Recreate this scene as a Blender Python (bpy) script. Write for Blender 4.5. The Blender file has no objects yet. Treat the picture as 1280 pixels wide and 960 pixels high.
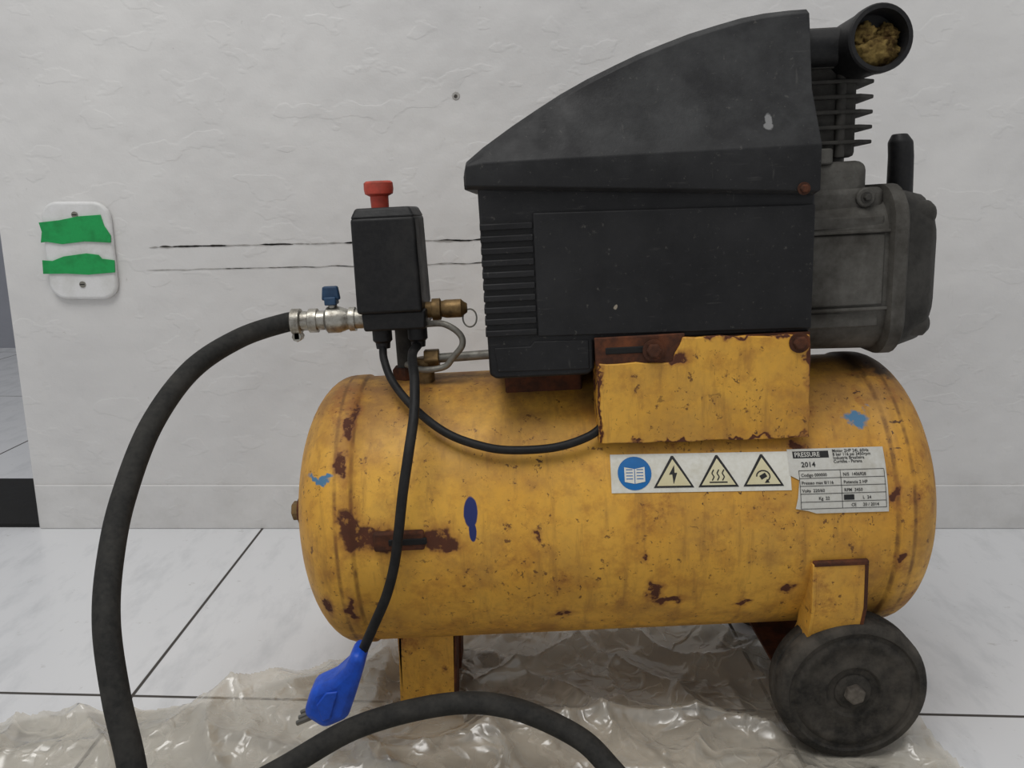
import bpy, bmesh, math, random
from mathutils import Vector, Matrix, noise as mn
random.seed(4)
S=bpy.context.scene
COL=S.collection
try:
    S.view_settings.view_transform='Standard'
except Exception: pass

# ------------------------------------------------------------ materials
def srgb(c):
    return tuple((x/12.92 if x<=.04045 else ((x+.055)/1.055)**2.4) for x in [v/255 for v in c])
class G:
    def __init__(s,name):
        s.m=bpy.data.materials.new(name); s.m.use_nodes=True
        s.nt=s.m.node_tree; s.nt.nodes.clear()
        s.out=s.nt.nodes.new('ShaderNodeOutputMaterial')
        s.tc=s.nt.nodes.new('ShaderNodeTexCoord').outputs['Object']
    def lk(s,a,b):
        if hasattr(a,'links') and hasattr(a,'is_output'): s.nt.links.new(a,b)
        else:
            if isinstance(a,(tuple,list)) and len(a)==3 and b.type=='RGBA': a=(*a,1)
            b.default_value=a
    def noise(s,scale,detail=4,rough=.6,vec=None,stretch=None,color=False):
        n=s.nt.nodes.new('ShaderNodeTexNoise'); n.inputs['Scale'].default_value=scale
        n.inputs['Detail'].default_value=detail; n.inputs['Roughness'].default_value=rough
        v=vec or s.tc
        if stretch:
            v=s.vm('MULTIPLY',v,stretch)
        s.lk(v,n.inputs['Vector'])
        return n.outputs['Color' if color else 'Fac']
    def vm(s,op,a,b):
        n=s.nt.nodes.new('ShaderNodeVectorMath'); n.operation=op
        s.lk(a,n.inputs[0]); s.lk(b,n.inputs[1])
        return n.outputs['Value' if op in('LENGTH','DISTANCE') else 'Vector']
    def mt(s,op,a,b=0.0,c=None,clamp=False):
        n=s.nt.nodes.new('ShaderNodeMath'); n.operation=op; n.use_clamp=clamp
        s.lk(a,n.inputs[0]); s.lk(b,n.inputs[1])
        if c is not None: s.lk(c,n.inputs[2])
        return n.outputs[0]
    def mr(s,v,a,b,c=0.0,d=1.0):
        n=s.nt.nodes.new('ShaderNodeMapRange')
        s.lk(v,n.inputs[0])
        for i,x in enumerate((a,b,c,d)): n.inputs[i+1].default_value=x
        return n.outputs[0]
    def mix(s,f,a,b):
        n=s.nt.nodes.new('ShaderNodeMix'); n.data_type='RGBA'
        s.lk(f,n.inputs[0]); s.lk(a,n.inputs[6]); s.lk(b,n.inputs[7]); return n.outputs[2]
    def mx(s,*a):
        r=a[0]
        for x in a[1:]: r=s.mt('MAXIMUM',r,x)
        return r
    def xyz(s,v=None):
        n=s.nt.nodes.new('ShaderNodeSeparateXYZ'); s.lk(v or s.tc,n.inputs[0]); return n.outputs
    def bump(s,h,st=.5,dist=.002,prev=None):
        n=s.nt.nodes.new('ShaderNodeBump'); n.inputs['Strength'].default_value=st
        n.inputs['Distance'].default_value=dist; s.lk(h,n.inputs['Height'])
        if prev is not None: s.lk(prev,n.inputs['Normal'])
        return n.outputs[0]
    def distort(s,amt=.02,scale=40):
        c=s.noise(scale,3,.6,color=True)
        c=s.vm('SUBTRACT',c,(.5,.5,.5)); c=s.vm('MULTIPLY',c,(amt,amt,amt))
        return s.vm('ADD',s.tc,c)
    def spots(s,vec,lst,soft=.15):
        r=None
        for (cx,cz,rx,rz) in lst:
            v=s.vm('SUBTRACT',vec,(cx,0,cz)); v=s.vm('MULTIPLY',v,(1/rx,0,1/rz))
            d=s.vm('LENGTH',v,(0,0,0)); k=s.mr(d,1-soft,1+soft,1,0)
            r=k if r is None else s.mt('MAXIMUM',r,k)
        return r
    def bsdf(s,col,rough=.5,metal=0.0,nrm=None,spec=.5,coat=0.0,**kw):
        b=s.nt.nodes.new('ShaderNodeBsdfPrincipled')
        s.lk(col,b.inputs['Base Color']); s.lk(rough,b.inputs['Roughness']); s.lk(metal,b.inputs['Metallic'])
        b.inputs['Specular IOR Level'].default_value=spec
        b.inputs['Coat Weight'].default_value=coat
        if nrm is not None: s.lk(nrm,b.inputs['Normal'])
        s.nt.links.new(b.outputs[0],s.out.inputs[0]); s.b=b
        return s.m

def grimy(name,base,dirt,rough=.5,metal=0.0,amt=(.45,.7),scale=25,bump=.3,spec=.5,fine=300,lo=0.0,hi=1.0):
    g=G(name); n=g.noise(scale,6,.65); f=g.mr(n,amt[0],amt[1],lo,hi)
    c=g.mix(f,base,dirt)
    nn=g.noise(fine,3,.6); c=g.mix(g.mr(nn,.35,.75,0,.25),c,dirt)
    r=g.mr(n,.3,.7,rough-.08,rough+.15)
    return g.bsdf(c,r,metal,g.bump(g.noise(fine,4,.7),bump,.0008),spec)

YEL=srgb((230,176,72)); YEL2=srgb((214,156,56)); RUST=srgb((104,58,38)); DRUST=srgb((68,44,34)); OCH=srgb((160,104,48))

def tank_mat(name,rust,blue,seams=(),blotch=.60,top=True,lightblue=[],rings=()):
    g=G(name); dv=g.distort(.024,60)
    x,y,z=g.xyz()
    n1=g.noise(7,5,.6); c=g.mix(g.mr(n1,.35,.65),YEL,YEL2)
    c=g.mix(g.mr(g.noise(55,6,.72),.48,.70,0,.55),c,OCH)
    # grey-brown grime film, streaks; dirt and painted shading darken the lower half and right end
    c=g.mix(g.mr(g.noise(11,7,.76),.45,.68,0,.5),c,srgb((146,112,68)))
    st=g.noise(1,5,.65,stretch=(110,30,16)); c=g.mix(g.mr(st,.53,.72,0,.5),c,srgb((138,96,52)))
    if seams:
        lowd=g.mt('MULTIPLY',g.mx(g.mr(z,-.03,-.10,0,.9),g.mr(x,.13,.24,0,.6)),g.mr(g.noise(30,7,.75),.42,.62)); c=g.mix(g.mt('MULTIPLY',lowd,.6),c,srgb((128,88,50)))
    front=g.mr(y,-.01,.0,1,0)
    nb=g.noise(26,8,.74); thr=blotch
    extra=g.mr(g.noise(5,2,.5),.35,.65,-.06,.06)
    nb=g.mt('ADD',nb,extra)
    sm=None
    for sx in seams:
        d=g.mt('ABSOLUTE',g.mt('SUBTRACT',x,sx)); k=g.mr(d,.0,.034,.075,0)
        sm=k if sm is None else g.mt('MAXIMUM',sm,k)
    if sm is not None: nb=g.mt('ADD',nb,sm)
    if top: 
        nb=g.mt('ADD',nb,g.mr(z,.070,.115,0,.08))
        du=g.mt('MULTIPLY',g.mr(z,.062,.115,0,1),g.mr(g.noise(20,6,.7),.36,.60,.1,.9)); c=g.mix(du,c,srgb((136,98,58)))
    halo=g.mr(nb,thr-.05,thr+.05,0,.7); core=g.mr(nb,thr+.05,thr+.075)
    c=g.mix(halo,c,srgb((146,90,44)))
    sp=g.noise(130,5,.68); c=g.mix(g.mr(sp,.62,.67,0,.85),c,srgb((100,64,38)))
    sp2=g.noise(210,3,.6,vec=dv); c=g.mix(g.mt('MULTIPLY',g.mr(sp2,.64,.68,0,.9),g.mr(g.noise(9,3,.6),.43,.58)),c,DRUST)
    rustc=g.mix(g.noise(90,4,.7),DRUST,RUST)
    c=g.mix(core,c,rustc)
    rf=core
    for rx in rings:
        d=g.mt('ABSOLUTE',g.mt('SUBTRACT',x,rx)); k=g.mt('MULTIPLY',g.mr(d,.0006,.0022,1,0),g.mr(g.noise(60,4,.6),.35,.6,.15,.8)); c=g.mix(k,c,srgb((108,72,38)))
    if rust:
        s=g.mt('MULTIPLY',g.spots(dv,[(a,b,r1*1.5,r2*1.5) for a,b,r1,r2 in rust],.35),front); c=g.mix(g.mt('MULTIPLY',s,.6),c,srgb((146,88,44)))
        s=g.mt('MULTIPLY',g.mt('MULTIPLY',g.spots(dv,rust),front),g.mr(g.noise(120,4,.7),.36,.44,.35,1)); c=g.mix(s,c,rustc); rf=g.mx(rf,s)
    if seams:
        wb=g.mt('MULTIPLY',g.mt('MULTIPLY',g.mr(x,.185,.200),g.mr(x,.240,.225)),g.mr(g.mt('ADD',z,g.mt('MULTIPLY',g.noise(30,4,.7),.03)),.124,.130)); c=g.mix(g.mt('MULTIPLY',wb,.85),c,srgb((46,40,36)))  # shadow under the motor, painted dark on the tank's top right
    if lightblue:
        s=g.mt('MULTIPLY',g.spots(dv,lightblue,.2),front); c=g.mix(s,c,srgb((80,124,158)))
    if blue:
        dv2=g.distort(.003,60)
        s=g.mt('MULTIPLY',g.spots(dv2,blue,.06),front); c=g.mix(s,c,srgb((38,48,104)))
    h=g.mt('SUBTRACT',g.mt('MULTIPLY',g.noise(40,5,.6),.4),g.mt('MULTIPLY',rf,.3))
    nr=g.bump(h,.5,.0015); nr=g.bump(g.noise(7,2,.5),.3,.006,nr)
    return g.bsdf(c,g.mr(g.mx(rf,g.noise(20,4,.6)),.3,1,.46,.88),0.0,nr,.36)

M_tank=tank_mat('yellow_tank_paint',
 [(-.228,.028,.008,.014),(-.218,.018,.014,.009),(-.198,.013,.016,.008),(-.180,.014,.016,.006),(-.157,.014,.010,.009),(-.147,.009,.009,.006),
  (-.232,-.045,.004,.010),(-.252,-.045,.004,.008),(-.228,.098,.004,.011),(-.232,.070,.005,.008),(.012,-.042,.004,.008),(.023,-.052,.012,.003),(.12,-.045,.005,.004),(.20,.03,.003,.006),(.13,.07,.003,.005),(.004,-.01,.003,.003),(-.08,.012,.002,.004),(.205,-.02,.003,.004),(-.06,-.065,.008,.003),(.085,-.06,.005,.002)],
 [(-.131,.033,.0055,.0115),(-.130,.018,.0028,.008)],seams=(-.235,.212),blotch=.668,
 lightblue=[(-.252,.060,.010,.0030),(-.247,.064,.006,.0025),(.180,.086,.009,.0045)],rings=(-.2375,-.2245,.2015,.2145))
M_brk=tank_mat('yellow_bracket_paint',[(.1365,.135,.003,.02),(-.027,.11,.0015,.04),(.05,.0785,.09,.0012),(.10,.1605,.05,.0015),(.03,.147,.012,.003)],[],blotch=.74,top=False)
M_leg=tank_mat('yellow_leg_paint',[],[],blotch=.60,top=False)
M_rust=grimy('rusty_steel',DRUST,srgb((118,70,46)),.88,.1,scale=60,spec=.3)

g=G('black_shroud_plastic'); dv=g.distort(.01,60)
c=g.mix(g.mr(g.noise(9,6,.65),.38,.72,0,.7),srgb((20,20,22)),srgb((48,48,49)))
c=g.mix(g.mr(g.noise(220,3,.7),.64,.76,0,.45),c,srgb((105,102,96)))
c=g.mix(g.mr(g.noise(1,4,.6,stretch=(40,60,260)),.64,.76,0,.3),c,srgb((84,82,79)))
c=g.mix(g.mr(g.noise(1,4,.6,stretch=(200,60,30)),.68,.76,0,.3),c,srgb((90,88,84)))
x,y,z=g.xyz(); fr=g.mr(y,-.01,0,1,0)
c=g.mix(g.mt('MULTIPLY',g.mr(z,.275,.31,0,.6),g.mr(g.noise(14,6,.7),.40,.66)),c,srgb((72,73,73)))
c=g.mix(g.mt('MULTIPLY',fr,g.spots(g.distort(.007,80),[(.103,.317,.0026,.0055),(.102,.312,.0036,.003)])),c,srgb((124,124,124)))
c=g.mix(g.mt('MULTIPLY',fr,g.spots(dv,[(-.012,.186,.0015,.002)])),c,srgb((150,140,125)))
M_black=g.bsdf(c,g.mr(g.noise(30,4,.6),.3,.7,.48,.68),0.0,g.bump(g.noise(500,3,.6),.25,.0005),.33)
M_blk2=grimy('black_switch_plastic',srgb((19,19,21)),srgb((54,53,51)),.5,scale=30,amt=(.5,.8),hi=.6,spec=.35)
M_dark=grimy('dark_recess',srgb((12,12,12)),srgb((28,27,26)),.8)
M_groove=grimy('shroud_groove',srgb((13,13,14)),srgb((34,33,32)),.7)
M_alu=grimy('dirty_cast_aluminium',srgb((100,98,93)),srgb((62,59,54)),.65,.15,scale=22,amt=(.4,.65),bump=.5,spec=.3)
M_alud=grimy('sooty_cast_metal',srgb((70,68,64)),srgb((38,37,35)),.7,.1,scale=25,bump=.5,spec=.3)
M_rub=grimy('black_rubber_hose',srgb((38,38,37)),srgb((76,74,70)),.78,scale=40,amt=(.45,.85),hi=.8,spec=.22)
M_tire=grimy('dusty_tyre_rubber',srgb((38,37,35)),srgb((92,87,80)),.84,scale=30,amt=(.40,.72),hi=.9,spec=.2)
M_hub=grimy('scuffed_wheel_bolt',srgb((70,64,58)),srgb((120,114,105)),.75,scale=55,amt=(.43,.7),hi=.85,spec=.25)
M_cable=grimy('black_cable_pvc',srgb((17,17,18)),srgb((42,41,40)),.55,scale=50,spec=.3)
M_chr=grimy('nickel_plated_brass',srgb((180,177,168)),srgb((100,93,84)),.34,.9,scale=80)
M_brs=grimy('tarnished_brass',srgb((134,108,68)),srgb((74,58,40)),.5,.6,scale=80)
M_stl=grimy('grey_steel_pipe',srgb((140,138,130)),srgb((90,84,76)),.5,.5,scale=60)
M_red=grimy('red_knob_plastic',srgb((200,74,56)),srgb((150,64,48)),.55,scale=60)
M_blu=grimy('blue_plug_plastic',srgb((18,84,205)),srgb((12,60,160)),.45,scale=60)
M_blh=grimy('blue_valve_handle',srgb((40,72,104)),srgb((24,45,72)),.55,scale=60)
M_foam=grimy('yellow_filter_foam',srgb((150,128,76)),srgb((62,46,26)),.98,scale=70,amt=(.38,.6),bump=1,spec=.1)
M_wht=grimy('white_switchplate_plastic',srgb((226,226,226)),srgb((202,202,198)),.35,scale=20,bump=.05)
M_grn=grimy('green_adhesive_tape',srgb((18,160,82)),srgb((10,130,62)),.5,scale=40,bump=.2)
M_lab=grimy('label_paper',srgb((222,221,212)),srgb((176,168,140)),.5,scale=60,amt=(.5,.8),bump=.05,hi=.5)
M_labs=grimy('label_silver',srgb((204,203,196)),srgb((158,150,130)),.5,scale=60,amt=(.5,.8),bump=.05,hi=.5)
M_ink=grimy('black_ink',srgb((20,20,20)),srgb((40,40,40)),.5,bump=0)
M_icb=grimy('blue_label_ink',srgb((0,105,175)),srgb((0,90,150)),.4,bump=0)
M_icy=grimy('pale_yellow_ink',srgb((215,208,172)),srgb((200,188,145)),.5,bump=0)
M_crk=grimy('crack_shadow_dirt',srgb((50,47,44)),srgb((100,96,90)),.9,scale=30)
M_prn=grimy('plug_pin_metal',srgb((140,138,132)),srgb((90,88,84)),.3,.9)

# ------------------------------------------------------------ geometry helpers
O=Vector((.1,.705,.191)); TILT=math.radians(2.85)
def empty(name,loc,rot=(0,0,0)):
    e=bpy.data.objects.new(name,None); COL.objects.link(e); e.location=loc; e.rotation_euler=rot
    e.empty_display_size=.05; return e
comp=empty('air_compressor',O,(0,-TILT,0))
CM=Matrix.Translation(O)@Matrix.Rotation(-TILT,4,'Y'); CI=CM.inverted()
def L(p): return CI@Vector(p)
def mk(name,vs,fs,mat,parent=comp,smooth=True,bevel=0,seg=2,ang=32,world=False):
    me=bpy.data.meshes.new(name)
    if world: vs=[L(v) for v in vs]
    me.from_pydata([tuple(v) for v in vs],[],fs)
    bm=bmesh.new(); bm.from_mesh(me)
    bmesh.ops.remove_doubles(bm,verts=bm.verts,dist=1e-6)
    bmesh.ops.recalc_face_normals(bm,faces=bm.faces); bm.to_mesh(me); bm.free()
    if smooth:
        for p in me.polygons: p.use_smooth=True
        me.set_sharp_from_angle(angle=math.radians(ang))
    for m in (mat if isinstance(mat,list) else [mat]): me.materials.append(m)
    o=bpy.data.objects.new(name,me); COL.objects.link(o)
    if parent: o.parent=parent
    if bevel:
        b=o.modifiers.new('b','BEVEL'); b.width=bevel; b.segments=seg; b.limit_method='ANGLE'; b.angle_limit=math.radians(28)
        b.harden_normals=False
    return o
def boxg(x,y,z):
    v=[(x[i],y[j],z[k]) for i in(0,1) for j in(0,1) for k in(0,1)]
    return v,[(0,1,3,2),(4,6,7,5),(0,4,5,1),(2,3,7,6),(0,2,6,4),(1,5,7,3)]
def box(name,x,y,z,mat,**k):
    v,f=boxg(x,y,z); return mk(name,v,f,mat,**k)
def prism(name,ol,y0,y1,mat,**k):
    n=len(ol); v=[(a,y0,b) for a,b in ol]+[(a,y1,b) for a,b in ol]
    f=[tuple(range(n)),tuple(range(2*n-1,n-1,-1))]+[(i,(i+1)%n,(i+1)%n+n,i+n) for i in range(n)]
    return mk(name,v,f,mat,**k)
def frame(ax):
    ax=Vector(ax).normalized(); t=Vector((0,0,1)) if abs(ax.z)<.9 else Vector((1,0,0))
    u=ax.cross(t).normalized(); w=ax.cross(u).normalized(); return ax,u,w
def lathe(name,prof,org,ax,mat,seg=40,phase=0,**k):
    ax,u,w=frame(ax); org=Vector(org); v=[];f=[]
    for h,r in prof:
        for i in range(seg):
            a=2*math.pi*i/seg+phase; v.append(org+ax*h+(u*math.cos(a)+w*math.sin(a))*max(r,1e-5))
    for j in range(len(prof)-1):
        for i in range(seg):
            a=j*seg+i;b=j*seg+(i+1)%seg; f.append((a,b,b+seg,a+seg))
    if prof[0][1]>1e-4: f.append(tuple(range(seg-1,-1,-1)))
    if prof[-1][1]>1e-4:
        q=(len(prof)-1)*seg; f.append(tuple(range(q,q+seg)))
    return mk(name,v,f,mat,**k)
def cyl(name,p0,p1,r,mat,seg=24,**k):
    d=Vector(p1)-Vector(p0); h=d.length; c=min(r*.12,h*.2)
    return lathe(name,[(0,r-c),(c,r),(h-c,r),(h,r-c)],p0,d,mat,seg,**k)
def catmull(pts,n=12):
    P=[Vector(p) for p in pts]; P=[P[0]*2-P[1]]+P+[P[-1]*2-P[-2]]; out=[]
    for i in range(1,len(P)-2):
        a,b,c,d=P[i-1:i+3]
        for j in range(n):
            t=j/n
            out.append(.5*((2*b)+(c-a)*t+(2*a-5*b+4*c-d)*t*t+(3*b-a-3*c+d)*t**3))
    out.append(P[-2]); return out
def tube(name,pts,r,mat,seg=14,n=12,ridge=0,**k):
    C=catmull(pts,n); v=[];f=[]; u=None
    for i,p in enumerate(C):
        d=(C[min(i+1,len(C)-1)]-C[max(i-1,0)]).normalized()
        if u is None: _,u,_w=frame(d)
        u=(u-d*u.dot(d)).normalized(); w=d.cross(u)
        for j in range(seg):
            a=2*math.pi*j/seg; rr=r*(1+(ridge if j%2 else 0)); v.append(p+(u*math.cos(a)+w*math.sin(a))*rr)
    for i in range(len(C)-1):
        for j in range(seg):
            a=i*seg+j;b=i*seg+(j+1)%seg; f.append((a,b,b+seg,a+seg))
    f.append(tuple(range(seg-1,-1,-1))); q=(len(C)-1)*seg; f.append(tuple(range(q,q+seg)))
    return mk(name,v,f,mat,ang=50,**k)

# ------------------------------------------------------------ tank
R=.12
prof=[]
sl,sr=-.238,.215
for i in range(17):
    a=math.pi/2*i/16; prof.append((sl-.050*math.cos(a),(R+.0016)*math.sin(a)**.90 if i else 0))
prof+= [(sl+.006,R+.0018),(sl+.012,R+.0018),(sl+.0135,R)]
for i in range(1,30): prof.append((sl+.0135+(sr-sl-.027)*i/30,R))
prof+= [(sr-.0135,R),(sr-.012,R+.0018),(sr-.006,R+.0018)]
for i in range(17):
    a=math.pi/2*(1-i/16); prof.append((sr+.045*math.cos(a),(R+.0016)*math.sin(a)**.90 if i<16 else 0))
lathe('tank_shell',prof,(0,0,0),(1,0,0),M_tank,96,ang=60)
lathe('drain_boss',[(0,.018),(.007,.018),(.009,.015),(.012,.0125)],(-.2865,0,-.002),(-1,0,0),M_rust,16)
lathe('drain_plug',[(0,.009),(.006,.009),(.007,.007)],(-.2982,0,-.002),(-1,0,0),M_brs,6)
def tpt(s,ang,off=0): return (s,-(R+off)*math.cos(ang),(R+off)*math.sin(ang))
box('welded_lug',(-.208,-.168),(-.1225,-.112),(.006,.022),M_rust,bevel=.002)
box('lug_slot',(-.196,-.166),(-.1232,-.12),(.011,.0165),M_dark,bevel=.001)

# ------------------------------------------------------------ decals wrapped on the tank
def decal(name,polys,s0,q0,rot,off,mat):
    bm=bmesh.new()
    for p in polys:
        vs=[bm.verts.new((x,y,0)) for x,y in p]; bm.faces.new(vs)
    ys=[v.co.y for v in bm.verts]; y=min(ys)+.0015
    while y<max(ys):
        bmesh.ops.bisect_plane(bm,geom=bm.verts[:]+bm.edges[:]+bm.faces[:],plane_co=(0,y,0),plane_no=(0,1,0)); y+=.0015
    cr,sr_=math.cos(rot),math.sin(rot)
    for v in bm.verts:
        x=v.co.x*cr-v.co.y*sr_; yy=v.co.x*sr_+v.co.y*cr
        v.co=tpt(s0+x,(q0+yy)/R,off)
    me=bpy.data.meshes.new(name); bm.to_mesh(me); bm.free(); me.materials.append(mat)
    for p in me.polygons: p.use_smooth=True
    o=bpy.data.objects.new(name,me); COL.objects.link(o); o.parent=comp; return o
def text_polys(txt,x,y,size,sx=1,bold=0):
    cu=bpy.data.curves.new('t','FONT'); cu.body=txt; cu.size=size; cu.resolution_u=2; cu.offset=bold
    ob=bpy.data.objects.new('t',cu); COL.objects.link(ob)
    dg=bpy.context.evaluated_depsgraph_get(); dg.update()
    me=bpy.data.meshes.new_from_object(ob.evaluated_get(dg))
    r=[[(x+me.vertices[i].co.x*sx,y+me.vertices[i].co.y) for i in p.vertices] for p in me.polygons]
    bpy.data.objects.remove(ob); bpy.data.meshes.remove(me); return r
def rect(x0,y0,x1,y1): return [(x0,y0),(x1,y0),(x1,y1),(x0,y1)]
def circ(cx,cy,r,n=32): return [(cx+r*math.cos(2*math.pi*i/n),cy+r*math.sin(2*math.pi*i/n)) for i in range(n)]
def line(x0,y0,x1,y1,w):
    dx,dy=x1-x0,y1-y0; l=math.hypot(dx,dy); nx,ny=-dy/l*w/2,dx/l*w/2
    return [(x0+nx,y0+ny),(x0-nx,y0-ny),(x1-nx,y1-ny),(x1+nx,y1+ny)]
d2=math.radians
LS,LQ,LR=-.020,R*d2(20.6),d2(-1.7)
W_,H_=.140,.0305
decal('warning_label',[rect(0,0,W_,H_)],LS,LQ,LR,.0005,M_lab)
decal('warning_label_blue_disc',[circ(.0185,.0152,.0132)],LS,LQ,LR,.0008,M_icb)
bk=[[(.0105,.0085),(.0182,.0070),(.0182,.0185),(.0105,.0200)],[(.0188,.0070),(.0265,.0085),(.0265,.0200),(.0188,.0185)]]
decal('warning_label_book',bk,LS,LQ,LR,.0011,M_lab)
decal('warning_label_book_lines',[rect(.0118,.0105+i*.0024,.0170,.0111+i*.0024) for i in range(4)]+[rect(.0200,.0105+i*.0024,.0252,.0111+i*.0024) for i in range(4)],LS,LQ,LR,.0013,M_icb)
tri_o=[];tri_i=[];sym=[]
for cx in (.0487,.0835,.1185):
    tri_o.append([(cx-.0158,.0035),(cx+.0158,.0035),(cx+.0008,.0285),(cx-.0008,.0285)])
    tri_i.append([(cx-.0132,.0050),(cx+.0132,.0050),(cx,.0258)])
cx=.0487; sym.append([(cx+.001,.021),(cx-.0035,.0135),(cx-.0005,.0138),(cx+.001,.0138)]); sym.append([(cx-.001,.0148),(cx+.003,.0150),(cx,.0065),(cx-.0002,.0065)])
cx=.0835
for k in (-.004,0,.004):
    for j in range(3): sym.append(line(cx+k+(.0008 if j%2 else -.0008),.0085+j*.0028,cx+k-(.0008 if j%2 else -.0008),.0113+j*.0028,.0009))
sym.append(rect(cx-.007,.0066,cx+.007,.0076))
# automatic-start symbol: tilted block with a circling arrow
cx,cy=.1185,.0112
for i in range(9):
    a0=math.radians(-60+i*27); a1=math.radians(-60+(i+1)*27)
    sym.append(line(cx+.0052*math.cos(a0),cy+.0044*math.sin(a0),cx+.0052*math.cos(a1),cy+.0044*math.sin(a1),.0010))
sym.append([(cx+.0008,cy-.0052),(cx+.0048,cy-.0050),(cx+.0028,cy-.0022)])
ca,sa=math.cos(.5),math.sin(.5); sym.append([(cx+u*ca-v_*sa,cy+u*sa+v_*ca) for u,v_ in ((-.0026,-.0017),(.0026,-.0017),(.0026,.0017),(-.0026,.0017))])
decal('warning_label_triangles',tri_o,LS,LQ,LR,.0008,M_ink)
decal('warning_label_triangle_fill',tri_i,LS,LQ,LR,.0010,M_icy)
decal('warning_label_symbols',sym,LS,LQ,LR,.0012,M_ink)
PS,PQ,PR=.120,R*d2(9.8),d2(-1.0)
PW,PH=.074,.0505
decal('rating_plate_label',[[(.002,.004),(.012,.002),(.018,.0),(PW,.0),(PW,PH),(-.001,PH),(-.001,.030),(.006,.026),(.004,.012)]],PS,PQ,PR,.0008,M_labs)
decal('rating_plate_header',[rect(.003,.0430,.031,.0485)],PS,PQ,PR,.0010,M_ink)
decal('rating_plate_brand_text',text_polys('PRESSURE',.0042,.0440,.0052,.88,.00008),PS,PQ,PR,.0012,M_labs)
ln=[rect(.006,y,.072,y+.0004) for y in (.0035,.0088,.0150,.0210,.0270,.0330)]+[rect(x,.0035,x+.0004,.0330) for x in (.038,.072)]+[rect(.006,.0035,.0064,.0330)]
decal('rating_plate_grid',ln,PS,PQ,PR,.0011,M_ink)
tp=text_polys('2014',.0085,.0360,.0056,1,.00008)
for t,x,y in (('Motor 2HP 24L 60Hz',.034,.0470),('8 bar 116 psi 3450rpm',.034,.0442),('Industria Brasileira',.034,.0414),('Curitiba - Parana',.034,.0386),('Codigo 000000',.0075,.0285),('N/S  1406928',.040,.0285),('Pressao max 8/116',.0075,.0225),('Potencia 2 HP',.040,.0225),('Volts  220/60',.0075,.0165),('RPM  3450',.040,.0165),('Kg  22',.020,.0105),('L  24',.054,.0105),('CE',.045,.0050),('20 / 2014',.054,.0050)):
    tp+=text_polys(t,x,y,.0034,.95,.00005)
tp+=[rect(.0395,.0100,.0475,.0140)]
decal('rating_plate_text',tp,PS,PQ,PR,.0012,M_ink)

# ------------------------------------------------------------ motor shroud
tc=[(-.1217,.2905),(-.1195,.2985),(-.1060,.3085),(-.0841,.3228),(-.0650,.3345),(-.0471,.3448),(-.026,.3550),(-.0048,.3640),(.0130,.3712),(.0308,.3773),(.0510,.3838),(.072,.3890),(.0900,.3930),(.1068,.3954),(.1250,.3965),(.1385,.3968)]
vs=[];fs=[];rows=None
for i,(s,wt) in enumerate(tc):
    f=(s+.1217)/.2602
    wb=.2785-.0165*f; wf=min(.2965+.001*f,wt-.004); wc=max(wf+.002,min(.3385,wt-.007))
    e=min(1,.90+.1*min(1,i/3))
    yc=.105-(.105-.082)*min(1,max(0,(wc-wf)/.038))
    yt=yc-.010*min(1,max(.25,(wt-wc)/.05))
    half=[(-.101*e,wb),(-.105*e,wb+.003),(-.105*e,wf),(-yc*e,wc),(-(yt)*e,wt-.004),(-(yt-.006)*e,wt),(-.03,wt+.0015)]
    sec=half+[(-y,w) for y,w in reversed(half)]
    rows=len(sec)
    for (y,w) in sec:
        vs.append((s-(.004 if (w<wb+.002 and i==len(tc)-1) else 0),y,w))
for i in range(len(tc)-1):
    for j in range(rows-1): a=i*rows+j; fs.append((a,a+1,a+1+rows,a+rows))
    fs.append((i*rows+rows-1,i*rows,(i+1)*rows,(i+1)*rows+rows-1))
fs.append(tuple(range(rows))); q=(len(tc)-1)*rows; fs.append(tuple(range(q+rows-1,q-1,-1)))
mk('shroud_lid',vs,fs,M_black,bevel=.0024,seg=3,ang=22)
prism('shroud_body',[(-.112,.283),(-.1105,.138),(-.106,.1345),(-.034,.1345),(-.029,.139),(-.029,.160),(.137,.160),(.138,.270)],-.0965,.0965,M_black,bevel=.002)
prism('shroud_front_panel',[(-.072,.2595),(-.072,.1665),(.137,.1625),(.1375,.2555)],-.0990,-.092,M_black,bevel=.0012)
prism('shroud_lower_panel',[(-.106,.159),(-.104,.140),(-.033,.139),(-.033,.162),(-.075,.163),(-.078,.159)],-.0975,-.092,M_black,bevel=.0008)
box('louver_recess',(-.1095,-.0735),(-.0970,-.09),(.166,.2545),M_groove)
for i in range(10):
    w=.1675+i*.0089
    prof=[(-.0905,w),(-.0988,w+.0006),(-.0992,w+.0050),(-.0905,w+.0075)]
    v=[(-.1118,a,b) for a,b in prof]+[(-.0725,a,b) for a,b in prof]
    mk('louver_slat_%d'%(i+1),v,[(0,1,2,3),(7,6,5,4),(0,4,5,1),(1,5,6,2),(2,6,7,3),(3,7,4,0)],M_black,bevel=.0006)
def bolt(name,p,r=.0055,ax=(0,-1,0),mat=M_rust,h=.004):
    p=Vector(p)
    lathe(name+'_washer',[(0,r*1.45),(.0012,r*1.45)],p,ax,mat,20)
    lathe(name,[(0,r),(h*.8,r),(h,r*.8)],p+Vector(ax)*.001,ax,mat,6,bevel=.0004)
bolt('lid_screw',(.126,-.105,.267),.0032,h=.003)
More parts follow.
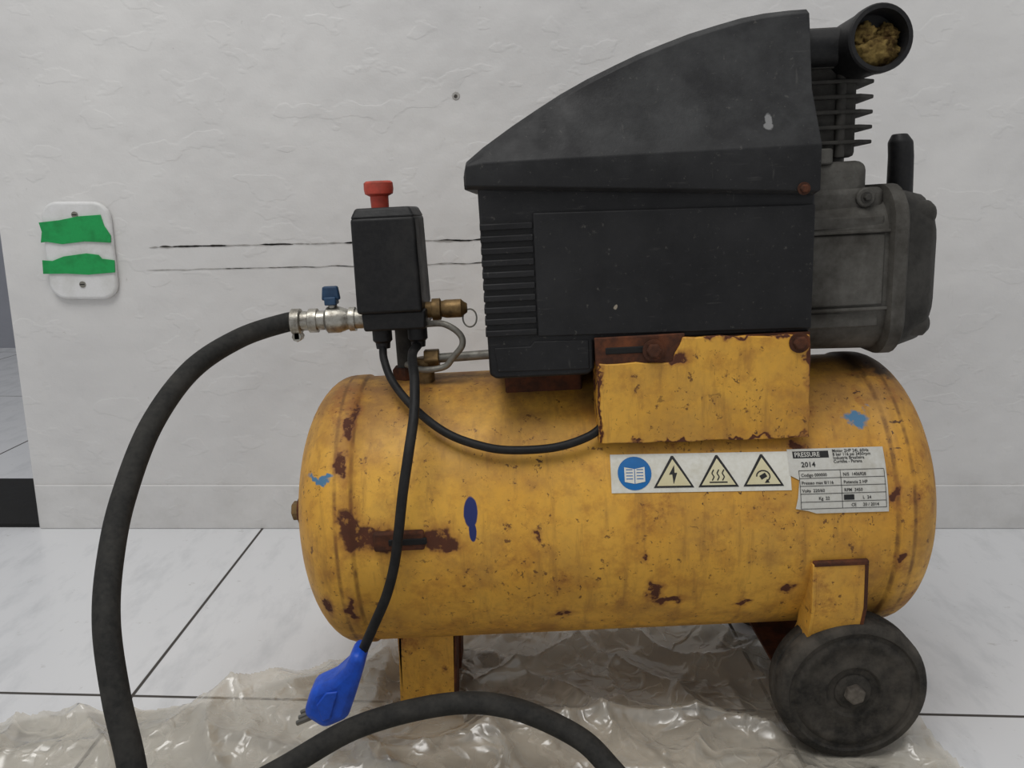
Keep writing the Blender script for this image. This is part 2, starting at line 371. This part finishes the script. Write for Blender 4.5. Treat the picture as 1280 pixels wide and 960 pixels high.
# ------------------------------------------------------------ mounting bracket
def ragged(p,q,n):
    return [(p[0]+(q[0]-p[0])*i/n+(random.uniform(-.0009,.0009) if i else 0),p[1]+(q[1]-p[1])*i/n+(random.uniform(-.0009,.0009) if i else 0)) for i in range(n)]
ol=ragged((-.027,.1440),(.030,.1425),8)+ragged((.030,.1425),(.038,.1615),3)+ragged((.038,.1615),(.1345,.1585),10)+ragged((.1345,.1585),(.1365,.0775),8)+ragged((.1365,.0775),(-.0255,.0800),14)+ragged((-.0255,.0800),(-.027,.1440),7)
for sgn,nm in((-1,'front'),(1,'rear')):
    prism('bracket_plate_'+nm,ol,sgn*.1035,sgn*.0995,M_brk,bevel=.0008)
    box('bracket_flange_left_'+nm,(-.0275,-.0245),tuple(sorted((sgn*.1005,sgn*.066))),(.080,.143),M_brk,bevel=.0005)
    box('bracket_flange_right_'+nm,(.1325,.1355),tuple(sorted((sgn*.1005,sgn*.066))),(.078,.158),M_brk,bevel=.0005)
    prism('motor_rail_'+nm,[(-.029,.1635),(-.0285,.1420),(.036,.1400),(.040,.1640)],sgn*.1018,sgn*.0975,M_rust,bevel=.0008)
box('rail_slot',(-.021,.010),(-.1025,-.1),(.1505,.1560),M_dark,bevel=.001)
bolt('rail_bolt',(.0155,-.1035,.1525),.0058); bolt('rail_bolt_b',(.1265,-.1035,.1530),.0055)
box('motor_platform',(-.028,.136),(-.099,.099),(.1435,.1600),M_rust)
box('tank_saddle',(-.10,-.035),(-.045,.045),(.105,.1345),M_rust,bevel=.002)

# ------------------------------------------------------------ motor and pump
def rbox_ring(s,hy,hz,cz,ch,n=6):
    p=[]
    for sy,sz,a0 in((1,1,0),(-1,1,90),(-1,-1,180),(1,-1,270)):
        for i in range(n+1):
            a=math.radians(a0+90*i/n); p.append((s,sy*(hy-ch)+ch*math.cos(a),cz+sz*(hz-ch)+ch*math.sin(a)))
    return p
def loft(name,rings,mat,**k):
    n=len(rings[0]); v=[p for r in rings for p in r]; f=[]
    for i in range(len(rings)-1):
        for j in range(n): a=i*n+j;b=i*n+(j+1)%n; f.append((a,b,b+n,a+n))
    f.append(tuple(range(n))); q=(len(rings)-1)*n; f.append(tuple(range(q+n-1,q-1,-1)))
    return mk(name,v,f,mat,**k)
DX=-.021
loft('motor_housing',[rbox_ring(.12,.064,.062,.197,.034),rbox_ring(.232+DX,.066,.064,.197,.034)],M_alu)
box('motor_housing_side_panel',(.140,.205),(-.0672,-.05),(.1735,.2300),M_alu,bevel=.0015)
box('motor_housing_lower_panel',(.140,.203),(-.0655,-.05),(.1560,.1690),M_alu,bevel=.0015)
box('motor_housing_upper_panel',(.140,.205),(-.0640,-.045),(.2335,.2440),M_alu,bevel=.0015)
for i,w in enumerate((.1710,.2320)): box('motor_seam_%d'%(i+1),(.14,.210),(-.0686,-.05),(w-.0012,w+.0012),M_alu,bevel=.0006)
loft('end_bell_flange',[rbox_ring(.229+DX,.069,.066,.199,.030),rbox_ring(.231+DX,.072,.069,.199,.030),rbox_ring(.241+DX,.072,.069,.199,.030),rbox_ring(.243+DX,.070,.067,.199,.030)],M_alu)
loft('end_bell',[rbox_ring(.242+DX,.066,.063,.199,.028),rbox_ring(.244+DX,.068,.065,.199,.028),rbox_ring(.264+DX,.063,.060,.199,.028),rbox_ring(.272+DX,.055,.052,.199,.028),rbox_ring(.276+DX,.044,.041,.199,.024)],M_alud,ang=40)
for i,(y,w) in enumerate(((-.052,.243),(.052,.243),(-.052,.155),(.052,.155))):
    lathe('end_bell_boss_%d'%(i+1),[(0,.0115),(.022,.0105),(.026,.007)],(.243+DX,y,w),(1,0,0),M_alud,16)
lathe('end_bell_bearing_cap',[(0,.024),(.004,.024),(.0055,.021)],(.2745+DX,0,.199),(1,0,0),M_alud,32)
box('crankcase',(.135,.196),(-.052,.055),(.25,.287),M_alu,bevel=.008,seg=4)
box('crankcase_step',(.135,.208),(-.055,.03),(.244,.266),M_alu,bevel=.005,seg=3)
cyl('crankcase_boss',(.192,-.052,.258),(.192,-.0585,.258),.0075,M_alu,16); bolt('crankcase_bolt',(.192,-.058,.258),.0030,mat=M_alud)
cyl('crankcase_boss_b',(.160,-.045,.285),(.160,-.045,.297),.009,M_alu,16)
cyl('cylinder_barrel',(.158,0,.28),(.158,0,.375),.036,M_alud,32)
for i in range(6):
    w=.300+i*.0115
    a=[(.112,-.046,w),(.112,.046,w),(.190,.046,w),(.204,.036,w),(.207,0,w),(.204,-.036,w),(.190,-.046,w)]
    loft('cooling_fin_%d'%(i+1),[a,[(p,q_,w+.0030) for p,q_,_ in a]],M_alud,bevel=.0008)
box('cylinder_head',(.11,.196),(-.044,.044),(.366,.388),M_alud,bevel=.004)
box('fin_core',(.115,.190),(-.040,.040),(.29,.368),M_alud,bevel=.004)
cyl('head_stud',(.176,-.041,.29),(.176,-.041,.372),.004,M_alud,12)
FX,FZ=.1880,.3705
tube('intake_elbow',[(.135,-.046,.372),(.160,-.048,.372),(.180,-.050,.3715)],.0140,M_blk2,20)
lathe('air_filter_housing',[(0,.011),(.0,.019),(.008,.0225),(.044,.0232),(.046,.0242),(.053,.0242),(.0545,.0232),(.0545,.0202),(.050,.0196),(.038,.0194),(.036,.0)],(FX-.002,-.027,FZ),(.04,-1,.02),M_blk2,40)
def lump(name,c,rad,seed):
    bm=bmesh.new(); bmesh.ops.create_icosphere(bm,subdivisions=4,radius=1)
    for v in bm.verts:
        n=mn.noise(v.co*2.6+Vector((seed,0,0)))*.34+mn.noise(v.co*6+Vector((0,seed,0)))*.22+mn.noise(v.co*13)*.08
        v.co=Vector((v.co.x*rad[0],v.co.y*rad[1],v.co.z*rad[2]))*(1+n)+Vector(c)
    me=bpy.data.meshes.new(name); bm.to_mesh(me); bm.free(); me.materials.append(M_foam)
    for p in me.polygons:p.use_smooth=True
    o=bpy.data.objects.new(name,me); COL.objects.link(o); o.parent=comp
lump('filter_foam',(FX+.0005,-.070,FZ-.0065),(.0165,.009,.0115),1)
lump('filter_foam_b',(FX-.008,-.069,FZ+.004),(.0095,.008,.0095),5)
lump('filter_foam_c',(FX+.009,-.068,FZ+.004),(.0080,.007,.0085),9)
loft('capacitor_post',[[(.2455+a,b,.245) for a,b in circ(0,0,.0108,20)],[(.2450+a,b,.290) for a,b in circ(0,0,.0102,20)],[(.2440+a,b,.302) for a,b in circ(0,0,.0100,20)],[(.2430+a*.6,b*.6,.3085) for a,b in circ(0,0,.0100,20)]],M_blk2,bevel=.001)
box('capacitor_post_mount',(.222,.252),(-.012,.012),(.238,.250),M_alud,bevel=.002)

# ------------------------------------------------------------ pressure switch and fittings
def tbox(name,x0,x1,y0,y1,z0,z1,tx,ty,mat,**k):
    v=[(x0,y0,z0),(x1,y0,z0),(x1,y1,z0),(x0,y1,z0),(x0+tx,y0+ty,z1),(x1-tx,y0+ty,z1),(x1-tx,y1-ty,z1),(x0+tx,y1-ty,z1)]
    return mk(name,v,[(0,3,2,1),(4,5,6,7),(0,1,5,4),(1,2,6,5),(2,3,7,6),(3,0,4,7)],mat,**k)
tbox('pressure_switch_cover',-.2205,-.1655,-.042,.030,.183,.262,.0012,.001,M_blk2,bevel=.003,seg=3)
tbox('pressure_switch_cap',-.2193,-.1667,-.041,.029,.261,.2695,.004,.004,M_blk2,bevel=.002,seg=3)
tbox('pressure_switch_base',-.2165,-.1645,-.038,.028,.168,.184,-.001,-.001,M_blk2,bevel=.002)
lathe('red_switch_knob',[(0,.0075),(.010,.0078),(.012,.0118),(.016,.0125),(.021,.0122),(.0225,.0105)],(-.199,-.008,.269),(0,0,1),M_red,28)
for i,s in enumerate((-.204,-.1735)):
    lathe('cable_gland_%d'%(i+1),[(0,.0085),(.012,.0085),(.014,.0065),(.019,.006)],(s,-.022,.170),(0,0,-1),M_blk2,12)
cyl('switch_riser_pipe',(-.188,.0,.105),(-.188,.0,.17),.0085,M_alud,20)
cyl('switch_riser_nut',(-.188,.0,.118),(-.188,.0,.130),.014,M_rust,6)
lathe('ball_valve_body',[(0,.0085),(.008,.0085),(.008,.0105),(.013,.0105),(.0135,.0085),(.022,.0115),(.032,.0115),(.0345,.0085),(.041,.0085),(.041,.0105),(.048,.0105),(.049,.0085),(.055,.0085)],(-.219,-.015,.1765),(-1,0,.01),M_chr,24)
cyl('valve_stem',(-.246,-.015,.185),(-.246,-.015,.195),.004,M_chr,12)
box('valve_handle_hub',(-.2515,-.2415),(-.022,-.008),(.190,.197),M_blh,bevel=.001)
tbox('valve_handle_grip',-.2545,-.2385,-.0185,-.0125,.194,.206,.0015,0,M_blh,bevel=.0015)
lathe('hose_clamp',[(0,.0098),(.001,.0112),(.008,.0112),(.009,.0098)],(-.274,-.015,.1768),(-1,0,.02),M_chr,28)
cyl('hose_clamp_screw',(-.2785,-.020,.1640),(-.2785,-.010,.1640),.0045,M_chr,8)
box('hose_clamp_lug',(-.2815,-.2755),(-.020,-.012),(.161,.169),M_chr,bevel=.001)
lathe('safety_valve',[(0,.007),(.006,.007),(.006,.0095),(.013,.0095),(.014,.007),(.018,.008),(.031,.008),(.033,.006),(.036,.004)],(-.166,-.015,.1815),(1,0,.0),M_brs,20)
rp=[(-.128+.006*math.cos(a),-.018+.002*math.sin(a),.173+.0075*math.sin(a)) for a in [i*math.pi/6 for i in range(13)]]
tube('safety_valve_ring',rp,.0008,M_stl,6,4)
tube('unloader_pipe',[(-.168,-.022,.170),(-.150,-.030,.1705),(-.137,-.032,.162),(-.135,-.032,.152),(-.144,-.030,.141),(-.152,-.028,.133),(-.170,-.026,.131),(-.186,-.018,.135)],.0028,M_stl,12)
cyl('delivery_pipe',(-.158,-.015,.1385),(-.10,-.015,.1400),.0042,M_stl,16)
lathe('check_valve_nut',[(0,.009),(.013,.009)],(-.170,-.015,.1385),(1,0,0),M_brs,6,bevel=.0008)
cyl('check_valve_stem',(-.170,-.015,.112),(-.170,-.015,.140),.008,M_brs,16)
tube('motor_cable',[(-.204,-.024,.154),(-.2025,-.032,.142),(-.193,-.052,.126),(-.172,-.078,.108),(-.147,-.094,.092),(-.120,-.1015,.0825),(-.096,-.1035,.0785),(-.062,-.1030,.0790),(-.035,-.1000,.0860),(-.020,-.090,.094)],.0034,M_cable,12)
cordp=[L(p) for p in [(-.0835,.660,.330),(-.0775,.622,.316),(-.0755,.597,.295),(-.0780,.579,.2700),(-.0825,.573,.240),(-.0863,.571,.2094),(-.0905,.571,.182),(-.0975,.572,.1560),(-.1075,.573,.132),(-.1180,.575,.108)]]
tube('power_cord',[(-.1735,-.022,.153)]+cordp,.0040,M_cable,14)
pl=[(-.1245,.1125),(-.1140,.1080),(-.1200,.0860),(-.1250,.070),(-.1310,.0530),(-.1500,.0445),(-.166,.0570),(-.1590,.0790),(-.142,.0870),(-.1310,.0975)]
prism('power_plug',pl,.561,.589,M_blu,world=True,bevel=.006,seg=3)
prism('power_plug_grip',[(-.1365,.0800),(-.1435,.0560),(-.1500,.0540),(-.1540,.0680),(-.1460,.0790)],.5595,.5625,M_blu,world=True,bevel=.001)
for i,y in enumerate((.568,.575,.582)):
    a=L((-.1575,y,.0535)); b=L((-.1725,y,.0465)); cyl('plug_pin_%d'%(i+1),a,b,.0021,M_prn,10)

# ------------------------------------------------------------ legs and wheels (stand level on the floor)
def legset(nm,y0,y1):
    f=-1 if nm=='front' else 1
    prism('leg_plate_'+nm,[(-.1045,.098),(-.1000,.0),(-.0530,.0),(-.0505,.098)],y0,y0+.003 if f<0 else y0-.003,M_leg,world=True,bevel=.0006)
    box('leg_side_a_'+nm,(-.1025,-.0995),(min(y0,y1),max(y0,y1)),(0,.090),M_leg,world=True,bevel=.0006)
    box('leg_side_b_'+nm,(-.0535,-.0505),(min(y0,y1),max(y0,y1)),(0,.090),M_rust,world=True,bevel=.0006)
    box('leg_foot_'+nm,(-.1005,-.052),(min(y0,y1),max(y0,y1)),(0,.003),M_rust,world=True,bevel=.0006)
legset('front',.655,.690); legset('rear',.755,.720)
WC=(.280,.0622)
for nm,sg in(('front',-1),('rear',1)):
    pf=[(.1215,-.0215),(.1225,-.060),(.114,-.088),(.088,-.125),(.080,-.152)]
    n=len(pf)
    v=[];f=[]
    for (y,w) in pf:
        for s in (.1375,.1785):
            v.append((s,sg*y,w)); v.append((s,sg*(y-.004),w))
    for i in range(n-1):
        a=i*4;b=a+4; f+=[(a,a+2,b+2,b),(a+1,b+1,b+3,a+3),(a,b,b+1,a+1),(a+2,a+3,b+3,b+2)]
    f+=[(0,1,3,2),(4*n-4,4*n-2,4*n-1,4*n-3)]
    mk('axle_bracket_'+nm,v,f,M_leg,bevel=.0012)
    for s,q in((.1355,'a'),(.1765,'b')):
        vv=[];ff=[]
        for (y,w) in pf:
            for ss in (s,s+.003):
                vv.append((ss,sg*(y+.0005),w)); vv.append((ss,sg*(y-.024),w))
        for i in range(n-1):
            a=i*4;b=a+4; ff+=[(a,a+2,b+2,b),(a+1,b+1,b+3,a+3),(a,b,b+1,a+1),(a+2,a+3,b+3,b+2)]
        ff+=[(0,1,3,2),(4*n-4,4*n-2,4*n-1,4*n-3)]
        mk('axle_bracket_fold_%s_%s'%(q,nm),vv,ff,M_rust if q=='b' else M_leg,bevel=.0005)
    box('axle_bracket_weld_'+nm,(.1365,.1795),tuple(sorted((sg*.1225,sg*.112))),(-.0235,-.0195),M_rust,bevel=.001)
    y0=.705+sg*.088
    prw=[(0,0.008),(0,.054),(.001,.058),(.004,.0612),(.009,.0622),(.0150,.0622),(.0160,.0606),(.0180,.0606),(.019,.0622),(.026,.0620),(.0298,.0604),(.0318,.0580),(.0324,.0535),(.0306,.0520),(.0302,.0485),(.0316,.0465),(.0318,.0420),(.0310,.0405),(.0304,.0290),(.0308,.0265),(.0312,.0250),(.0310,.0225),(.0290,.0205),(.0284,.0150),(.0284,.0)]
    ax=CI.to_3x3()@Vector((0,sg,0))
    lathe('wheel_'+nm,prw,L((WC[0],y0,WC[1])),ax,M_tire,72,ang=35)
    p=L((WC[0],y0+sg*.0283,WC[1]))
    lathe('wheel_washer_'+nm,[(0,.0150),(.0014,.0150),(.0018,.0140),(.0030,.0115),(.0032,0)],p,ax,M_tire,28)
    lathe('wheel_bolt_'+nm,[(0,.0085),(.0075,.0085),(.009,.0068),(.0092,0)],p,ax,M_hub,6,phase=.3,bevel=.0008)
cyl('axle',L((WC[0],.62,WC[1])),L((WC[0],.79,WC[1])),.006,M_rust,16)
box('axle_crossbar',(.128,.182),(-.078,.078),(-.150,-.147),M_rust,bevel=.0005)

# ------------------------------------------------------------ air hose
hose=empty('air_hose',(-.25,.45,0))
hp=[(-.183,.690,.3535),(-.196,.689,.3530),(-.2304,.670,.3425),(-.2570,.630,.3234),(-.2702,.580,.2918),(-.2716,.530,.2532),(-.2647,.490,.2235),(-.2556,.460,.1940),(-.2439,.440,.1566),(-.2311,.425,.1175),
(-.219,.405,.065),(-.208,.37,.025),(-.212,.32,.012),(-.25,.285,.011),(-.30,.30,.011),(-.315,.36,.011),(-.285,.42,.016),(-.232,.465,.036),(-.166,.500,.0570),(-.1137,.530,.0715),(-.0494,.550,.0762),(0,.550,.0727),(.049,.540,.0556),(.0744,.520,.0415),(.105,.485,.020),(.135,.44,.0115),(.155,.38,.011),(.16,.31,.011)]
HO=Vector((-.25,.45,0))
tube('hose_tube',[Vector(p)-HO for p in hp],.0084,M_rub,18,14,parent=hose)
lathe('hose_coupling',[(0,.0098),(.012,.0098),(.013,.007),(.026,.007),(.027,.009),(.034,.009)],Vector((.16,.312,.0118))-HO,(0.05,-1,0),M_brs,16,parent=hose)
low=[p for p in catmull(hp,6) if p.z<.04]

# ------------------------------------------------------------ plastic sheet
pg=[(-.56,.625),(-.47,.632),(-.40,.648),(-.33,.650),(-.27,.668),(-.22,.700),(-.15,.745),(-.08,.795),(0,.815),(.10,.822),(.20,.815),(.27,.775),(.33,.68),(.355,.62),(.375,.55),(.38,.40),(.37,.25),(-.56,.25)]
def inside(x,y):
    r=False;n=len(pg);j=n-1
    for i in range(n):
        xi,yi=pg[i];xj,yj=pg[j]
        if (yi>y)!=(yj>y) and x<(xj-xi)*(y-yi)/(yj-yi)+xi: r=not r
        j=i
    return r
def damp(x,y):
    d=1
    for (x0,x1,y0,y1) in ((-.106,-.048,.650,.760),(.255,.305,.583,.622),(.255,.305,.79,.83)):
        dx=max(x0-x,0,x-x1); dy=max(y0-y,0,y-y1); d=min(d,math.hypot(dx,dy)/.03)
    if y<.47:
        for p in low: d=min(d,max(0,(math.hypot(x-p.x,y-p.y)-.012)/.03))
    return min(1,d)
bm=bmesh.new(); NX,NY=420,260; grid={}
def rid(v,k=2.2): return max(0,1-abs(mn.noise(v))*k)
for i in range(NX+1):
    for j in range(NY+1):
        x=-.57+.97*i/NX; y=.24+.60*j/NY
        wx=x+.008*mn.noise(Vector((x*14,y*14,3))); wy=y+.008*mn.noise(Vector((x*14,y*14,9)))
        if inside(wx,wy):
            qx=x+.035*mn.noise(Vector((x*7,y*7,11))); qy=y+.035*mn.noise(Vector((x*7,y*7,21)))
            a=rid(Vector((qx*4,qy*10,1)),3.4)**2*.013
            a2=rid(Vector((qx*9+qy*7,qy*5-qx*3,5)),3.8)**2*.010
            b_=rid(Vector((qx*17+5,qy*14,2)),3.4)**2*.0045
            c_=rid(Vector((qx*44,qy*40,7)),3)**2*.0010
            z=.0012+(a+a2+b_+c_+max(0,mn.noise(Vector((x*5,y*6,4))))*.010)*damp(x,y)
            grid[(i,j)]=bm.verts.new((x,y,z))
for (i,j) in list(grid):
    if (i+1,j) in grid and (i,j+1) in grid and (i+1,j+1) in grid:
        bm.faces.new((grid[(i,j)],grid[(i+1,j)],grid[(i+1,j+1)],grid[(i,j+1)]))
me=bpy.data.meshes.new('plastic_sheet'); bm.to_mesh(me); bm.free()
for p in me.polygons:p.use_smooth=True
g=G('translucent_polythene')
dd=g.distort(.04,9)
cr1=g.mr(g.mt('ABSOLUTE',g.mt('SUBTRACT',g.noise(17,2,.45,vec=dd),.5)),0,.05,1,0)
cr2=g.mr(g.mt('ABSOLUTE',g.mt('SUBTRACT',g.noise(42,2,.5,vec=dd),.5)),0,.06,1,0)
nrm=g.bump(cr1,.45,.0030); nrm=g.bump(cr2,.3,.0012,nrm)
df=g.nt.nodes.new('ShaderNodeBsdfDiffuse'); g.lk(srgb((218,211,196)),df.inputs['Color']); g.lk(nrm,df.inputs['Normal'])
t=g.nt.nodes.new('ShaderNodeBsdfTransparent'); g.lk(srgb((240,236,227)),t.inputs['Color'])
gl=g.nt.nodes.new('ShaderNodeBsdfGlossy'); g.lk((1,1,1),gl.inputs['Color']); gl.inputs['Roughness'].default_value=.27; g.lk(nrm,gl.inputs['Normal'])
m1=g.nt.nodes.new('ShaderNodeMixShader'); m2=g.nt.nodes.new('ShaderNodeMixShader')
fac=g.mt('ADD',g.mr(g.noise(9,4,.6),.3,.7,.14,.42),g.mt('MULTIPLY',g.mx(cr1,g.mt('MULTIPLY',cr2,.6)),.16)); g.lk(fac,m1.inputs[0])
g.nt.links.new(t.outputs[0],m1.inputs[1]); g.nt.links.new(df.outputs[0],m1.inputs[2])
lw=g.nt.nodes.new('ShaderNodeFresnel'); lw.inputs['IOR'].default_value=1.5; g.lk(nrm,lw.inputs['Normal'])
g.lk(g.mt('ADD',g.mt('MULTIPLY',lw.outputs[0],1.1),.05,clamp=True),m2.inputs[0])
g.nt.links.new(m1.outputs[0],m2.inputs[1]); g.nt.links.new(gl.outputs[0],m2.inputs[2]); g.nt.links.new(m2.outputs[0],g.out.inputs[0])
me.materials.append(g.m)
o=bpy.data.objects.new('plastic_sheet',me); COL.objects.link(o)

# ------------------------------------------------------------ room
WY=1.081; WX=-.680
g=G('white_plaster'); x,y,z=g.xyz()
c=g.mix(g.mr(g.noise(2.2,4,.6),.35,.7),srgb((224,223,221)),srgb((209,208,207)))
c=g.mix(g.mr(g.noise(35,5,.7),.62,.8,0,.35),c,srgb((190,188,184)))
c=g.mix(g.mr(g.noise(90,4,.75),.69,.75,0,.4),c,srgb((156,152,146)))
c=g.mix(g.mr(g.noise(1,5,.7,stretch=(60,60,8)),.68,.76,0,.25),c,srgb((170,168,162)))
low_=g.mt('MULTIPLY',g.mr(z,.0,.12,1,0),g.mr(g.noise(18,5,.7),.4,.7)); c=g.mix(g.mt('MULTIPLY',low_,.35),c,srgb((170,168,162)))
nr=g.bump(g.noise(7,3,.5),.6,.014); nr=g.bump(g.noise(28,4,.6),.28,.003,nr); nr=g.bump(g.noise(90,4,.6),.22,.0012,nr)
vr=g.mr(g.noise(14,3,.5,stretch=(1,1,1.8)),.57,.60); nr=g.bump(vr,.22,.0014,nr)
M_wall=g.bsdf(c,.5,0.0,nr,.4)
box('wall_back',(WX,2.2),(WY,WY+.13),(0,2.6),M_wall,parent=None,smooth=False)
box('baseboard_back',(WX+.002,2.2),(WY-.0035,WY),(0,.066),M_wall,parent=None,bevel=.0015)
g=G('white_glazed_tile'); x,y,z=g.xyz()
def dline(v,c0,per):
    a=g.mt('SUBTRACT',v,c0); a=g.mt('DIVIDE',a,per); a=g.mt('FRACT',g.mt('ADD',a,100.5)); a=g.mt('ABSOLUTE',g.mt('SUBTRACT',a,.5)); return g.mt('MULTIPLY',a,per)
yy=g.mt('ADD',y,g.mt('MULTIPLY',x,.0385))
dl=g.mt('MINIMUM',dline(x,-.3587,.6),dline(yy,.6610,.6))
gr=g.mr(dl,.0014,.0022,1,0)
ve=g.noise(1,6,.65,stretch=(26,9,1)); c=g.mix(g.mr(ve,.5,.68,0,.55),srgb((222,223,225)),srgb((194,196,199)))
c=g.mix(g.mr(g.noise(50,4,.7),.64,.72,0,.35),c,srgb((150,146,140)))
c=g.mix(gr,c,srgb((70,66,62)))
M_floor=g.bsdf(c,g.mr(gr,0,1,.26,.8),0.0,g.bump(g.mt('SUBTRACT',1.0,gr),.4,.001),.45)
box('floor',(-2.2,2.2),(-1.2,3.2),(-.05,0),M_floor,parent=None,smooth=False)
box('trim_threshold',(-1.5,WX-.0),(WY+.002,WY+.20),(0,.006),M_dark,parent=None,bevel=.001)
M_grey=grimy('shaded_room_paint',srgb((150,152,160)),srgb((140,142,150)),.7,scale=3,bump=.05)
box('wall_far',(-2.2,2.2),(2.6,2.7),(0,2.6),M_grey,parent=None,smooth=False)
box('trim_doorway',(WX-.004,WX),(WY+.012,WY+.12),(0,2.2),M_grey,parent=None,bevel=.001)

out=empty('wall_outlet_plate',(-.5735,WY,.3945)); 
def rrect(cx,cz,hw,hh,r,n=8):
    p=[]
    for sx,sz,a0 in((1,1,0),(-1,1,90),(-1,-1,180),(1,-1,270)):
        for i in range(n+1):
            a=math.radians(a0+90*i/n); p.append((cx+sx*(hw-r)+r*math.cos(a),cz+sz*(hh-r)+r*math.sin(a)))
    return p
prism('plate',rrect(0,0,.0455,.0640,.022),-.0085,0,M_wht,parent=out,bevel=.004,seg=4)
for i,zc in enumerate((.047,-.044)):
    cyl('screw_%d'%(i+1),(0,-.0085,zc),(0,-.0098,zc),.0042,M_stl,20,parent=out)
    box('screw_slot_%d'%(i+1),(-.003,.003),(-.0101,-.0095),(zc-.0006,zc+.0006),M_dark,parent=out)
def tape(name,ol):
    prism(name,ol,-.0108,-.0086,M_grn,parent=out,bevel=.0003)
tape('tape_upper',[(-.0475,.037),(-.020,.040),(.005,.045),(.034,.047),(.0375,.033),(.045,.020),(.044,.011),(.010,.0125),(-.020,.009),(-.040,.012),(-.048,.011),(-.045,.025)])
tape('tape_lower',[(-.0490,-.012),(-.036,-.013),(-.020,-.007),(.010,-.003),(.026,-.005),(.030,-.010),(.0465,-.012),(.0455,-.028),(.010,-.031),(-.020,-.0295),(-.050,-.030)])

crk=empty('wall_plaster_crack',(-.25,WY,.39))
def crack(name,x0,z0,x1,z1,w,seed,duty,mat):
    random.seed(seed); x=x0
    vs=[];fs=[]
    while x<x1:
        ln=random.uniform(.008,.05); 
        if random.random()<duty:
            n=max(3,int(ln/.004)); base=len(vs)
            for i in range(n+1):
                xx=x+ln*i/n; zc=z0+(z1-z0)*(xx-x0)/(x1-x0)+.0016*mn.noise(Vector((xx*40,seed,0)))
                hw=w*math.sin(math.pi*i/n)**.6*random.uniform(.5,1.1)+.0001
                vs.append((xx+.25,-.0006,zc+hw-.39)); vs.append((xx+.25,-.0006,zc-hw-.39))
            for i in range(n): a=base+2*i; fs.append((a,a+1,a+3,a+2))
        x+=ln*.9
    return mk(name,vs,fs,mat,parent=crk,smooth=False)
M_crk2=grimy('faint_crack',srgb((150,148,144)),srgb((190,188,184)),.9,scale=30)
crack('crack_upper',-.470,.3995,.32,.4170,.0013,3,.65,M_crk)
crack('crack_upper_faint',-.500,.3985,.32,.4170,.0009,8,.95,M_crk2)
crack('crack_lower',-.488,.3684,.30,.3860,.0006,5,.55,M_crk2)
crack('crack_lower_faint',-.49,.3684,.30,.3860,.0006,6,.9,M_crk2)
lathe('wall_chip',[(0,.0055),(.0007,.0048),(.0008,0)],(-.0718+.25,0,.5904-.39),(0,-1,0),M_crk2,9,parent=crk)
lathe('wall_chip_hole',[(0,.0032),(.0012,.002),(.0012,0)],(-.0722+.25,0,.5900-.39),(0,-1,0),M_crk,7,parent=crk)

# ------------------------------------------------------------ light, world, camera
def area(name,loc,tgt,size,power,col=(1,1,1)):
    l=bpy.data.lights.new(name,'AREA'); l.shape='SQUARE'; l.size=size; l.energy=power; l.color=col
    o=bpy.data.objects.new(name,l); COL.objects.link(o); o.location=loc
    o.rotation_euler=(Vector(tgt)-Vector(loc)).to_track_quat('-Z','Y').to_euler(); return o
area('ceiling_lamp',(-.48,-.05,2.35),(-.05,.75,.2),1.1,24,(1,.985,.96))
w=bpy.data.worlds.new('w'); S.world=w; w.use_nodes=True
w.node_tree.nodes['Background'].inputs[0].default_value=(.97,.98,1,1); w.node_tree.nodes['Background'].inputs[1].default_value=.42
cam=bpy.data.cameras.new('camera'); co=bpy.data.objects.new('camera',cam); COL.objects.link(co)
co.location=(0,0,.45); co.rotation_euler=(math.radians(77.6),0,0); cam.lens=28.125; cam.sensor_width=36; cam.clip_start=.01
S.camera=co
